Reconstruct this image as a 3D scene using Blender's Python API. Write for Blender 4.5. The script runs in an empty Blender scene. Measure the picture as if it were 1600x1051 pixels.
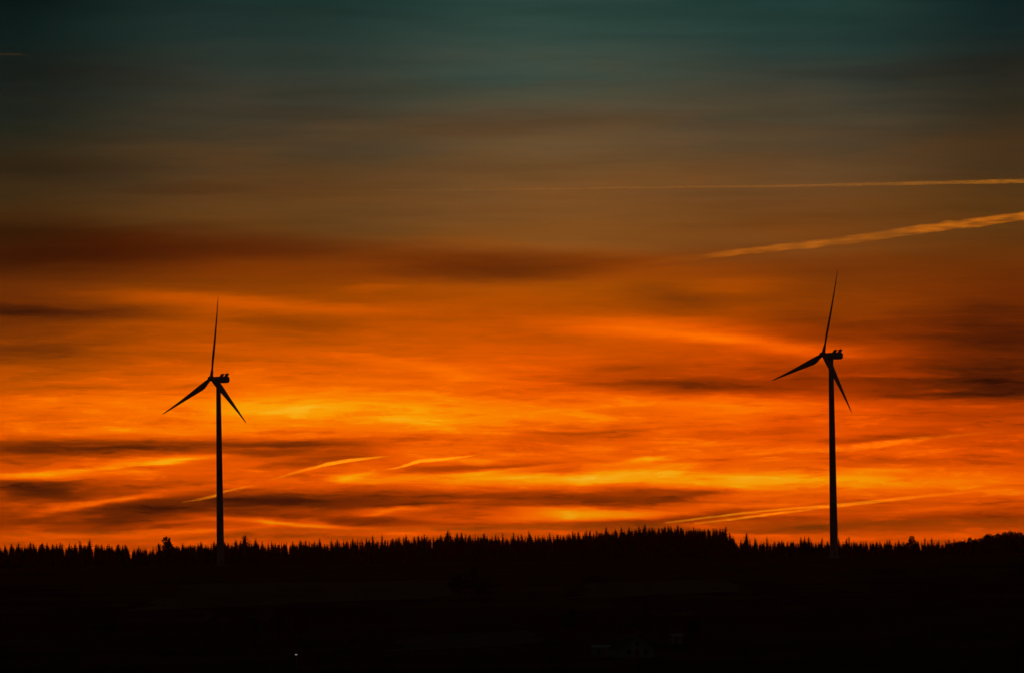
import bpy, math, random
from mathutils import Vector, Matrix, noise as mnoise

R = math.radians
scene = bpy.context.scene
COL = scene.collection
random.seed(7)

# ------------------------------------------------------------------ camera model
FOCAL, SENSOR = 200.0, 36.0
ALPHA = SENSOR / FOCAL / 1600.0          # radians per photo pixel near the axis
PITCH = 354.5 * ALPHA                    # eye level lies at y = 880 of the photograph
ROLL = R(0.8)
fwd = Vector((0, math.cos(PITCH), math.sin(PITCH)))
up0 = Vector((0, -math.sin(PITCH), math.cos(PITCH)))
rt0 = Vector((1, 0, 0))
cam_r = rt0 * math.cos(ROLL) - up0 * math.sin(ROLL)
cam_u = rt0 * math.sin(ROLL) + up0 * math.cos(ROLL)
cd = bpy.data.cameras.new("camera")
cd.lens, cd.sensor_width = FOCAL, SENSOR
cd.clip_start, cd.clip_end = 1.0, 200000.0
cam = bpy.data.objects.new("camera", cd)
COL.objects.link(cam)
cam.matrix_world = Matrix(((cam_r.x, cam_u.x, -fwd.x, 0), (cam_r.y, cam_u.y, -fwd.y, 0),
                           (cam_r.z, cam_u.z, -fwd.z, 0), (0, 0, 0, 1)))
scene.camera = cam


def at(px, py, d):
    """point of the place seen at a photo position, d metres ahead"""
    v = fwd + cam_r * ((px - 800) * ALPHA) + cam_u * ((525.5 - py) * ALPHA)
    return v * (d / v.y)


# ------------------------------------------------------------------ helpers
def lin(c):
    c = c / 255.0
    return c / 12.92 if c <= 0.04045 else ((c + 0.055) / 1.055) ** 2.4


def rgb(r, g, b):
    return (lin(r), lin(g), lin(b), 1.0)


class MB:
    def __init__(s):
        s.v, s.f = [], []

    def add(s, vs, fs):
        b = len(s.v)
        s.v.extend(tuple(p) for p in vs)
        s.f.extend(tuple(i + b for i in f) for f in fs)

    def box(s, x0, x1, y0, y1, z0, z1):
        s.add([(x0, y0, z0), (x1, y0, z0), (x1, y1, z0), (x0, y1, z0), (x0, y0, z1), (x1, y0, z1), (x1, y1, z1), (x0, y1, z1)],
              [(0, 3, 2, 1), (4, 5, 6, 7), (0, 1, 5, 4), (1, 2, 6, 5), (2, 3, 7, 6), (3, 0, 4, 7)])

    def loft(s, rings, cap=True):
        n = len(rings[0])
        vs = [p for r in rings for p in r]
        fs = []
        for k in range(len(rings) - 1):
            for i in range(n):
                j = (i + 1) % n
                fs.append((k * n + i, k * n + j, (k + 1) * n + j, (k + 1) * n + i))
        if cap:
            fs.append(tuple(reversed(range(n))))
            fs.append(tuple(range((len(rings) - 1) * n, len(rings) * n)))
        s.add(vs, fs)

    def tube(s, pts, rad, n=6):
        rings = []
        for k, p in enumerate(pts):
            p = Vector(p)
            a = Vector(pts[max(k - 1, 0)]); b = Vector(pts[min(k + 1, len(pts) - 1)])
            t = (b - a).normalized()
            e = t.cross(Vector((0.13, 0.99, 0.05))).normalized()
            g = t.cross(e)
            rings.append([p + (e * math.cos(q) + g * math.sin(q)) * rad[k] for q in (2 * math.pi * i / n for i in range(n))])
        s.loft(rings)

    def mesh(s, name, mat, smooth=False):
        me = bpy.data.meshes.new(name)
        me.from_pydata(s.v, [], s.f)
        me.materials.append(mat)
        if smooth:
            me.polygons.foreach_set("use_smooth", [True] * len(me.polygons))
        me.update()
        return me

    def obj(s, name, mat, parent=None, smooth=False):
        return link(name, s.mesh(name, mat, smooth), parent)


def link(name, data, parent=None):
    o = bpy.data.objects.new(name, data)
    COL.objects.link(o)
    if parent:
        o.parent = parent
    return o


def tag(o, label, cat, group=None):
    o["label"], o["category"] = label, cat
    if group:
        o["group"] = group
    return o


def thing(name, label, cat, loc, rz=0.0, group=None):
    o = link(name, None)
    o.location = loc
    o.rotation_euler = (0, 0, rz)
    return tag(o, label, cat, group)


def material(name, c1, c2, scale, rough=0.9, detail=6, stretch=(1, 1, 1), spec=0.3):
    m = bpy.data.materials.new(name)
    m.use_nodes = True
    nt = m.node_tree
    b = nt.nodes["Principled BSDF"]
    tc = nt.nodes.new("ShaderNodeTexCoord")
    mp = nt.nodes.new("ShaderNodeMapping")
    mp.inputs["Scale"].default_value = stretch
    nz = nt.nodes.new("ShaderNodeTexNoise")
    nz.inputs["Scale"].default_value = scale
    nz.inputs["Detail"].default_value = detail
    cr = nt.nodes.new("ShaderNodeValToRGB")
    cr.color_ramp.elements[0].position, cr.color_ramp.elements[0].color = 0.35, (*c1, 1)
    cr.color_ramp.elements[1].position, cr.color_ramp.elements[1].color = 0.68, (*c2, 1)
    nt.links.new(tc.outputs["Object"], mp.inputs["Vector"])
    nt.links.new(mp.outputs[0], nz.inputs["Vector"])
    nt.links.new(nz.outputs[0], cr.inputs["Fac"])
    nt.links.new(cr.outputs[0], b.inputs["Base Color"])
    b.inputs["Roughness"].default_value = rough
    b.inputs["Specular IOR Level"].default_value = spec
    return m


M_EARTH = material("hillside_turf", (0.04, 0.03, 0.018), (0.085, 0.06, 0.034), 0.016, stretch=(1, 1, 1), spec=0.0)
M_FIELD = material("stubble", (0.12, 0.1, 0.07), (0.19, 0.155, 0.11), 0.05, stretch=(1, 4, 1), spec=0.0)
M_NEEDLE = material("needles", (0.02, 0.028, 0.014), (0.04, 0.05, 0.022), 0.6, spec=0.05)
M_LEAF = material("leaves", (0.03, 0.035, 0.014), (0.06, 0.06, 0.024), 0.5, spec=0.05)
M_BARK = material("bark", (0.03, 0.02, 0.013), (0.07, 0.05, 0.035), 2.0, stretch=(4, 4, 1), spec=0.1)
M_TOWER = material("tower_paint", (0.34, 0.34, 0.33), (0.42, 0.42, 0.41), 0.25, 0.55, stretch=(1, 1, 0.15), spec=0.2)
M_BLADE = material("blade_gelcoat", (0.36, 0.36, 0.36), (0.42, 0.42, 0.42), 0.2, 0.5, spec=0.2)
M_STEEL = material("cooler_metal", (0.16, 0.16, 0.17), (0.24, 0.24, 0.25), 1.5, 0.5)
M_CONC = material("concrete", (0.24, 0.23, 0.21), (0.34, 0.33, 0.3), 1.2)
M_PLASTER = material("white_plaster", (0.3, 0.29, 0.27), (0.4, 0.39, 0.37), 0.7)
M_TILE = material("roof_tiles", (0.07, 0.045, 0.035), (0.12, 0.075, 0.055), 2.0)
M_SHEET = material("grey_sheet_metal", (0.14, 0.145, 0.15), (0.22, 0.22, 0.225), 1.0, 0.5)
M_GLASS = material("dark_window_glass", (0.01, 0.012, 0.014), (0.02, 0.022, 0.025), 1.0, 0.1)
M_WOOD = material("painted_wood", (0.1, 0.07, 0.05), (0.16, 0.11, 0.08), 2.0)


# ------------------------------------------------------------------ the skyline of the wood and the land under it
SKY = [(-200, 850), (0, 848), (40, 845), (90, 846), (140, 845), (200, 850), (235, 852), (262, 846), (300, 845), (340, 843), (380, 839),
       (420, 843), (460, 841), (520, 842), (560, 839), (600, 837), (650, 835), (700, 831), (745, 831), (800, 833), (840, 830),
       (880, 828), (920, 826), (960, 822), (1000, 819), (1040, 818), (1080, 820), (1128, 820), (1137, 829), (1150, 839), (1180, 841),
       (1210, 839), (1250, 838), (1290, 840), (1330, 839), (1380, 841), (1425, 840), (1460, 842), (1490, 843), (1510, 838),
       (1535, 833), (1560, 830), (1578, 825), (1600, 825), (1700, 822), (1900, 830)]


def lerp_table(t, x):
    if x <= t[0][0]:
        return t[0][1]
    for (a, va), (b, vb) in zip(t, t[1:]):
        if x <= b:
            return va + (vb - va) * (x - a) / (b - a)
    return t[-1][1]


D_RIDGE = 3350.0
RIDGE = []                                # ground height under the skyline trees against x
for px in range(-200, 1901, 25):
    ys = sum(lerp_table(SKY, px + k) for k in (-60, -30, 0, 30, 60)) / 5
    p = at(px, ys, D_RIDGE)
    RIDGE.append((p.x, p.z - 17.0))

YPROF = [(-400, -2.6), (-60, -1.9), (0, -1.75), (30, -3.2), (150, -12), (600, -31), (1000, -35), (1400, -31), (1500, -28.6), (2000, -19.5),
         (2600, -6.5), (2900, 0.6), (3000, 1.4), (3200, 1.4)]


def sm(a, b, x):
    t = min(max((x - a) / (b - a), 0), 1)
    return t * t * (3 - 2 * t)


def H(x, y):
    base = lerp_table(YPROF, y)
    rz = lerp_table(RIDGE, x)
    n = mnoise.noise((x * 0.004, y * 0.004, 3.1)) * 1.1 + mnoise.noise((x * 0.015, y * 0.015, 7.7)) * 0.35
    n *= sm(40, 900, y) * (1 - 0.75 * sm(2700, 2950, y))
    z = base + n
    z = z + (rz - z) * sm(3180, 3340, y)
    z = z + (-62 - z) * sm(3480, 6500, y)
    return z


def axis(stops):
    out = []
    for a, b, st in stops:
        k = max(1, round((b - a) / st))
        out += [a + (b - a) * i / k for i in range(k)]
    return out + [stops[-1][1]]


xs = axis([(-20000, -2000, 3000), (-2000, -800, 120), (-800, 800, 16), (800, 2000, 120), (2000, 20000, 3000)])
ys = axis([(-400, -60, 85), (-60, 60, 10), (60, 1300, 40), (1300, 3600, 20), (3600, 6600, 150), (6600, 24000, 2900)])
g = MB()
nx = len(xs)
g.add([(x, y, H(x, y)) for y in ys for x in xs],
      [(j * nx + i, j * nx + i + 1, (j + 1) * nx + i + 1, (j + 1) * nx + i) for j in range(len(ys) - 1) for i in range(nx - 1)])
ground = g.obj("hillside", M_EARTH, smooth=True)
ground["kind"] = "structure"


def draped(name, corners, mat, lift=0.12, n=26):
    """a field laid over the hillside between four corners (x, y)"""
    f = MB()
    a, b, c, d = [Vector(p) for p in corners]
    pts = []
    for j in range(n + 1):
        for i in range(n + 1):
            s, t = i / n, j / n
            p = (a * (1 - s) + b * s) * (1 - t) + (d * (1 - s) + c * s) * t
            p = p + Vector((mnoise.noise((p.x * .02, p.y * .02, 1)) * 7, mnoise.noise((p.x * .02, p.y * .02, 5)) * 7))
            pts.append((p.x, p.y, H(p.x, p.y) + lift))
    f.add(pts, [(j * (n + 1) + i, j * (n + 1) + i + 1, (j + 1) * (n + 1) + i + 1, (j + 1) * (n + 1) + i) for j in range(n) for i in range(n)])
    o = f.obj(name, mat, smooth=True)
    o["kind"] = "structure"
    return o


def ground_at(px, py):
    """where the sight line of a photo position meets the hillside"""
    d = 1300.0
    while d < 3300:
        p = at(px, py, d)
        if p.z <= H(p.x, p.y):
            return Vector((p.x, p.y, H(p.x, p.y)))
        d += 4
    return Vector((p.x, p.y, H(p.x, p.y)))


draped("stubble_field", [ground_at(x, y).xy for x, y in ((205, 955), (700, 934), (705, 906), (300, 912))], M_FIELD)
draped("stubble_field", [ground_at(x, y).xy for x, y in ((600, 1018), (850, 1004), (830, 985), (640, 992))], M_FIELD)

draped("stubble_field", [ground_at(x, y).xy for x, y in ((895, 935), (1155, 924), (1135, 905), (925, 911))], M_FIELD)


# ------------------------------------------------------------------ trees
def conifer_crown(seed, tiers=20, per=7, full=True, rmax=0.155, low=None):
    rd = random.Random(seed)
    m = MB()
    lean = (rd.uniform(-.012, .012), rd.uniform(-.012, .012))
    z0 = rd.uniform(.1, .16) if low is None else low
    for k in range(tiers):
        t = k / (tiers - 1)
        z = z0 + (0.965 - z0) * t ** 0.93
        Lz = rmax * ((1 - t) ** 0.72) * rd.uniform(.65, 1.2) + 0.019
        n = max(4, round(per * (1 - 0.45 * t)))
        a0 = rd.uniform(0, 6.28)
        cx, cy = lean[0] * z * 4 * z, lean[1] * z * 4 * z
        for i in range(n):
            if rd.random() < .13:
                continue
            a = a0 + 6.283 * i / n + rd.uniform(-.3, .3)
            L = Lz * rd.uniform(.6, 1.2)
            ca, sa = math.cos(a), math.sin(a)
            rise = 0.012 * t + rd.uniform(-.006, .008)
            dr = L * (0.42 * (1 - t) - 0.18) + rd.uniform(-.004, .006)
            w = L * .24 + .004
            P = lambda r, s, zz: (cx + ca * r - sa * s, cy + sa * r + ca * s, zz)
            m.add([P(0, 0, z), P(L * .55, w, z + rise - dr * .35), P(L, 0, z - dr), P(L * .55, -w, z + rise - dr * .35)], [(0, 1, 2), (0, 2, 3)])
            if full:
                for q in range(4):
                    r = L * (.22 + .22 * q) * rd.uniform(.85, 1.1)
                    zz = z - dr * (r / L) * .7
                    hh = .026 * (1 - .55 * t) * rd.uniform(.5, 1.3)
                    s = rd.uniform(-.5, .5) * w
                    m.add([P(r - L * .1, s * .3, zz + .003), P(r + L * .1, s, zz + .002), P(r + L * .02, s * 1.6, zz - hh)], [(0, 1, 2)])
            else:
                m.add([P(L * .3, 0, z), P(L * .8, 0, z - dr * .7), P(L * .55, 0, z - dr - .03)], [(0, 1, 2)])
    c2 = Vector((lean[0] * 4, lean[1] * 4, 1.0))
    c1 = Vector((lean[0] * 3.4, lean[1] * 3.4, .9))
    m.tube([c1, c2], [.006, .0015], 4)
    # inner mass of twigs that makes the heart of the crown dense
    prev = None
    for k in range(9):
        t = k / 8
        z = z0 + .02 + (.93 - z0) * t
        rr = rmax * .5 * (1 - t) ** .9 + .004
        ring = [(lean[0] * z * z * 4 + math.cos(q) * rr * rd.uniform(.6, 1.25), lean[1] * z * z * 4 + math.sin(q) * rr * rd.uniform(.6, 1.25), z + rd.uniform(-.012, .012))
                for q in (6.283 * i / 6 for i in range(6))]
        if prev:
            m.loft([prev, ring], cap=False)
        prev = ring
    return m


def trunk_mb(h=0.95, r=0.013):
    m = MB()
    m.tube([(0, 0, -.05), (0, 0, .12), (0, 0, h * .55), (0, 0, h)], [r * 1.5, r, r * .6, r * .15], 7)
    return m


def broad_crown(seed, lobes, leaves=1500, size=.032):
    """leaf clumps spread through a handful of lobes (x, y, z, radius), unit tree height"""
    rd = random.Random(seed)
    m = MB()
    tot = sum(l[3] ** 2 for l in lobes)
    for (lx, ly, lz, lr) in lobes:
        for _ in range(int(leaves * lr * lr / tot)):
            while True:
                d = Vector((rd.uniform(-1, 1), rd.uniform(-1, 1), rd.uniform(-1, 1)))
                if .05 < d.length < 1:
                    break
            rad = lr * (d.length ** .5) * (1 + .22 * mnoise.noise(d.normalized() * 2.3 + Vector((seed, lx * 9, lz * 9))))
            p = Vector((lx, ly, lz)) + d.normalized() * rad
            e = Vector((rd.gauss(0, 1), rd.gauss(0, 1), rd.gauss(0, .6))).normalized()
            f = e.cross(Vector((rd.gauss(0, 1), rd.gauss(0, 1), rd.gauss(0, 1)))).normalized()
            s = size * rd.uniform(.6, 1.5)
            m.add([p - e * s - f * s * .3, p + f * s * .7 - e * s * .1, p + e * s, p - f * s * .6 + e * s * .2], [(0, 1, 2, 3)])
    return m


def broad_trunk(lobes, r=.02):
    m = MB()
    fork = .3
    m.tube([(0, 0, -.04), (0, 0, .1), (0, 0, fork), (0, 0, .55)], [r * 1.6, r * 1.1, r, r * .4], 7)
    for (lx, ly, lz, lr) in lobes:
        m.tube([(0, 0, fork + .02), (lx * .4, ly * .4, fork + (lz - fork) * .55), (lx, ly, lz)], [r * .6, r * .4, r * .1], 5)
    return m


TRUNK = trunk_mb().mesh("trunk", M_BARK, True)
CROWNS = [conifer_crown(100 + i, tiers=random.choice((19, 22, 25)), per=random.choice((7, 8, 9)), rmax=random.uniform(.18, .29)).mesh("crown", M_NEEDLE) for i in range(12)]
RAGGED = [conifer_crown(200 + i, tiers=14, per=8, rmax=random.uniform(.22, .27)).mesh("crown", M_NEEDLE) for i in range(4)]

LOBES = {
    "clump": [(0, 0, .55, .2), (-.14, .05, .68, .15), (.15, 0, .66, .17), (0, -.1, .8, .17), (.05, .15, .6, .2)],
    "wide": [(-.22, 0, .52, .2), (.22, .05, .55, .2), (0, .1, .68, .2), (0, -.15, .5, .22), (-.1, 0, .82, .14), (.13, 0, .78, .15)],
    "lean": [(-.12, 0, .55, .2), (.1, .08, .6, .2), (.2, -.04, .75, .15), (-.02, 0, .82, .16), (-.2, .05, .42, .16)],
    "airy": [(-.17, 0, .66, .115), (.16, .03, .7, .11), (.0, .05, .87, .12), (.05, -.1, .58, .12), (-.05, .1, .45, .13), (-.1, -.06, .8, .07), (.22, .0, .5, .08)],
}
BROAD = {}
for i, (k, lb) in enumerate(LOBES.items()):
    BROAD[k] = (broad_crown(31 + i, lb, 900 if k == "airy" else 1700, .03).mesh("crown", M_LEAF), broad_trunk(lb).mesh("trunk", M_BARK, True))


def plant(name, crown, trunk, loc, h, wide, label, cat, group):
    o = thing(name, label, cat, loc, random.uniform(0, 6.28), group)
    o.scale = (h * wide, h * wide, h)
    link("crown", crown, o)
    link("trunk", trunk, o)
    return o


def stretch_of(px):
    if px < 262:
        return "ragged little conifer in the skyline left of the lone round-headed tree", "conifers left of the round-headed tree"
    if px < 342:
        return "small conifer in the skyline between the round-headed tree and the left turbine tower", "conifers just left of the left turbine"
    if px < 560:
        return "pointed spruce in the low skyline just right of the left turbine tower", "spruces just right of the left turbine"
    if px < 900:
        return "pointed spruce in the middle of the skyline, on the slope rising to the high crest", "spruces on the rising middle skyline"
    if px < 1136:
        return "tall spruce on the highest crest of the wood between the turbines", "spruces on the highest crest"
    if px < 1300:
        return "low spruce tip between the end of the high crest and the right turbine tower", "spruces just left of the right turbine"
    return "low spruce tip in the skyline right of the right turbine tower", "spruces right of the right turbine"


SPECIAL = {
    698: ("tallest broad spruce standing up alone in the middle of the skyline", 826, 1.35),
    1132: ("last tall spruce at the right end of the high crest, above the step", 820, 1.15),
    1165: ("lone broad spruce standing in the dip just right of the high crest", 831, 1.5),
    1327: ("tall thin spruce tip just right of the right turbine tower", 836, .9),
    138: ("taller twin-tiered conifer midway between the left edge and the round-headed tree", 840, 1.25),
    380: ("broad bushy spruce rising just right of the left turbine tower", 834, 1.5),
}
px = -14.0
n_spruce = 0
spots = [(float(k), *v) for k, v in SPECIAL.items()]
while px < 1512:
    if not any(abs(px - k) < 4 for k in SPECIAL):
        spots.append((px, None, None, None))
    px += random.choice((2.2, 3, 4, 5, 6, 8, 11))
for px, lab, ytop, wide in spots:
    d = random.uniform(3335, 3400)
    ragged = px < 330 or 1190 < px < 1290
    if ytop is None:
        ytop = lerp_table(SKY, px) + (random.choice((-2, 0, 1, 2, 4, 5, 7, 9, 10)) + random.uniform(-1.5, 1.5)) * (0.65 if px < 340 else 0.95)
        wide = random.uniform(.8, 1.25) * (1.25 if px < 340 else 1.0)
    p = at(px, ytop, d)
    zg = H(p.x, p.y)
    h = max(p.z - zg, 6)
    l2, grp = stretch_of(px)
    crown = random.choice(RAGGED if (ragged and random.random() < .45 and lab is None) else CROWNS)
    plant("spruce", crown, TRUNK, (p.x, p.y, zg), h, wide, lab or l2, "spruce", None if lab else grp)
    n_spruce += 1

# broadleaf trees: two round-headed ones in the skyline, the wood that climbs at the right, a few in the valley
def broad(px, ytop, d, kind, wide, label, group=None, name="broadleaf_tree", zoff=0.0):
    p = at(px, ytop, d)
    zg = H(p.x, p.y)
    plant(name, *BROAD[kind], (p.x, p.y, zg), max(p.z - zg, 4), wide, label, "tree", group)


broad(262, 836.5, 3300, "airy", .95, "round-headed tree of three leafy clumps standing above the skyline left of the left turbine")
broad(1425, 836, 3310, "airy", .85, "round-headed tree rising from the spruce tips right of the right turbine")
px = 1482.0
while px < 1660:
    yt = lerp_table(SKY, px) + random.uniform(-1, 6)
    broad(px, yt, random.uniform(3290, 3370), random.choice(("clump", "wide", "lean")), random.uniform(.62, .9),
          "round leafy tree in the broadleaf wood that rises at the right end of the skyline", "broadleaf trees of the rising wood")
    px += random.uniform(6, 12)
for px, py, hp, k in ((716, 938, 46, "wide"), (737, 936, 52, "clump"), (754, 940, 40, "lean")):
    gp = ground_at(px, py)
    plant("broadleaf_tree", *BROAD[k], gp, hp * ALPHA * gp.y, .85, "dark tree in the clump at the right end of the pale stubble field", "tree", "trees at the end of the stubble field")
for px, py, hp, k in ((330, 1012, 52, "wide"), (366, 1018, 58, "clump"), (395, 1010, 48, "lean"), (436, 1000, 54, "wide"), (470, 1004, 46, "clump")):
    gp = ground_at(px, py)
    plant("broadleaf_tree", *BROAD[k], gp, hp * ALPHA * gp.y, .9, "dark tree in the valley row behind the single lit lamp", "tree", "valley trees behind the lamp")
for px, py, hp, k in ((890, 1000, 50, "clump"), (1012, 990, 44, "lean"), (1035, 1002, 40, "wide"), (1085, 1012, 52, "clump")):
    gp = ground_at(px, py)
    plant("broadleaf_tree", *BROAD[k], gp, hp * ALPHA * gp.y, .85, "dark tree beside the dim gabled house in the valley", "tree", "trees around the house")

# the wood behind and below the skyline tips: one mass
fb = MB()
LOW = [conifer_crown(300 + i, tiers=12, per=7, full=False, rmax=.2, low=-.02) for i in range(6)]
rd = random.Random(5)
cnt = 0
while cnt < 3300:
    x = -630 + 1260 * ((cnt * .6180339887) % 1.0)
    y = rd.uniform(3215, 3470)
    px_ = 800 + x / y / ALPHA
    if px_ > 1500 and rd.random() < .7:
        pass
    top = at(px_, lerp_table(SKY, px_) + rd.uniform(4, 12), y).z
    zg = H(x, y)
    h = min(max(top - zg, 4.5), 23)
    cr = rd.choice(LOW)
    a = rd.uniform(0, 6.28)
    w = h * rd.uniform(1.0, 1.5)
    ca, sa = math.cos(a) * w, math.sin(a) * w
    fb.add([(x + v[0] * ca - v[1] * sa, y + v[0] * sa + v[1] * ca, zg + v[2] * h) for v in cr.v], cr.f)
    cnt += 1
for _ in range(700):                       # saplings and bushes under the edge of the wood
    x, y = rd.uniform(-640, 640), rd.uniform(3203, 3300)
    zg = H(x, y)
    h = rd.uniform(4, 8)
    cr = rd.choice(LOW)
    a = rd.uniform(0, 6.28)
    w = h * rd.uniform(1.4, 2.2)
    ca, sa = math.cos(a) * w, math.sin(a) * w
    fb.add([(x + v[0] * ca - v[1] * sa, y + v[0] * sa + v[1] * ca, zg + v[2] * h) for v in cr.v], cr.f)
wood = fb.obj("forest", M_NEEDLE)
wood["kind"] = "stuff"
wood["label"] = "dark mass of conifers filling the ridge below the skyline tips"
wood["category"] = "forest"


# ------------------------------------------------------------------ wind turbines
def ring_ellipse(z, a, b, n=28, cx=0, cy=0):
    return [(cx + a * math.cos(q), cy + b * math.sin(q), z) for q in (2 * math.pi * i / n for i in range(n))]


def tower_mesh():
    m = MB()
    zs = [0, .4, 8, 28, 28.01, 28.25, 28.26, 54, 54.01, 54.25, 54.26, 80, 80.01, 80.2, 80.21, 102.2, 102.6]
    rings = []
    for z in zs:
        r = 2.12 - .92 * (z / 102.6) ** 1.05
        if any(abs(z - q) < .13 and z != q for q in (28.13, 54.13, 80.1)):
            r += .02
        rings.append(ring_ellipse(z, r, r, 36))
    m.loft(rings)
    return m.mesh("tower", M_TOWER, True)


def blade_mesh():
    """44 m blade: round root, widest chord near a quarter of its length, slender twisted tip"""
    m = MB()
    st = [(0.9, 1.75, 1.75, 0), (2.0, 1.8, 1.75, 0), (3.6, 2.15, 1.6, 20), (5.5, 2.85, 1.2, 17), (8, 3.4, .92, 14), (10.5, 3.45, .76, 11.5), (14, 3.1, .6, 9),
          (19, 2.55, .45, 6.5), (25, 1.98, .32, 4.5), (31, 1.48, .22, 3), (37, 1.02, .14, 2), (41.5, .68, .08, 1), (43.8, .38, .04, .5), (44.8, .1, .015, 0)]
    rings = []
    for r, c, th, tw in st:
        blend = sm(1.8, 8, r)
        b = R(tw + 5)
        le = c * (.5 - .19 * blend)                   # chord ahead of the pitch axis
        ring = []
        for i in range(20):
            q = 2 * math.pi * i / 20
            s = .5 - .5 * math.cos(q)                 # 0 at leading edge, 1 at trailing edge
            prof = math.sin(q) * (1 - blend) + blend * math.copysign(1, math.sin(q)) * 2.6 * math.sqrt(max(s, 0)) * (1 - s) * .5 * (abs(math.sin(q)) > 1e-6)
            x = le - c * s
            y = th * .5 * prof
            bend = -.0009 * r * r
            ring.append((x * math.cos(b) + y * math.sin(b), -x * math.sin(b) + y * math.cos(b) + bend, r))
        rings.append(ring)
    m.loft(rings)
    return m.mesh("blade", M_BLADE, True)


def nacelle_mesh():
    """along +y to the rear, tower axis at 0; rounded-square section"""
    m = MB()
    def sec(y, hw, z0, z1, rad):
        pts = []
        for cx, cz, a0 in ((hw - rad, z1 - rad, 0), (-hw + rad, z1 - rad, 90), (-hw + rad, z0 + rad, 180), (hw - rad, z0 + rad, 270)):
            for k in range(5):
                q = R(a0 + 90 * k / 4)
                pts.append((cx + rad * math.cos(q), y, cz + rad * math.sin(q)))
        return pts
    m.loft([sec(-3.7, 1.1, -1.05, 1.1, .9), sec(-3.0, 1.4, -1.4, 1.35, .8), sec(-1.0, 1.7, -1.85, 1.55, .7), (sec(4.2, 1.78, -1.95, 1.68, .7)),
            sec(5.6, 1.74, -1.85, 1.68, .75), sec(6.5, 1.55, -1.55, 1.5, .9), sec(6.9, 1.1, -1.0, 1.1, .9)])
    m.add(*(lambda r: (r[0] + r[1], [(i, (i + 1) % 24, 24 + (i + 1) % 24, 24 + i) for i in range(24)]))(
        ([(1.28 * math.cos(2 * math.pi * i / 24), 1.28 * math.sin(2 * math.pi * i / 24), -2.9) for i in range(24)],
         [(1.3 * math.cos(2 * math.pi * i / 24), 1.3 * math.sin(2 * math.pi * i / 24), -1.7) for i in range(24)])))
    return m.mesh("nacelle", M_BLADE, True)


def cooler_parts():
    panel, posts = MB(), MB()
    # the raked radiator across the rear of the roof and the fin ahead of it
    for y0, y1, zz in ((1.5, 2.7, 3.15), (4.6, 5.9, 3.35)):
        panel.add([(-1.1, y0, 1.5), (1.1, y0, 1.5), (1.1, y1, zz), (-1.1, y1, zz), (-1.1, y0 + 1.0, 1.5), (1.1, y0 + 1.0, 1.5), (1.1, y1 + .8, zz), (-1.1, y1 + .8, zz)],
                  [(0, 1, 2, 3), (5, 4, 7, 6), (0, 3, 7, 4), (1, 5, 6, 2), (3, 2, 6, 7), (0, 4, 5, 1)])
    for s in (-1, 1):
        posts.box(s * 1.0 - .06, s * 1.0 + .06, 3.5, 5.9, 3.03, 3.14)
    return panel.mesh("cooler", M_STEEL), posts.mesh("cooler_brace", M_STEEL)


def hub_mesh():
    """spinner: nose toward -y"""
    m = MB()
    prof = [(1.2, 1.1), (1.1, 1.35), (.5, 1.45), (-.6, 1.4), (-1.3, 1.12), (-1.9, .7), (-2.2, .3), (-2.26, .05)]
    m.loft([[(r * math.cos(q), y, r * math.sin(q)) for q in (2 * math.pi * i / 28 for i in range(28))] for y, r in prof])
    return m.mesh("hub", M_BLADE, True)


def vane_mesh():
    m = MB()
    m.tube([(0, 0, 0), (0, 0, 1.1)], [.05, .04], 6)
    m.box(-.5, .5, -.03, .03, .8, .87)
    m.box(.42, .52, -.08, .08, .87, 1.1)
    m.box(-.52, -.42, -.03, .2, .87, 1.05)
    return m.mesh("wind_vane", M_STEEL)


ME_TOWER, ME_BLADE, ME_NAC, ME_HUB, ME_VANE = tower_mesh(), blade_mesh(), nacelle_mesh(), hub_mesh(), vane_mesh()
ME_COOL, ME_BRACE = cooler_parts()
_m = MB(); _m.loft([ring_ellipse(-2.5, 3.6, 3.6, 32), ring_ellipse(.05, 3.6, 3.6, 32), ring_ellipse(.25, 3.3, 3.3, 32)])
ME_FOUND = _m.mesh("foundation", M_CONC)
_m = MB(); _m.box(-.5, .5, -.12, .05, 0, 2.2)
ME_DOOR = _m.mesh("door", M_STEEL)


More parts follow.
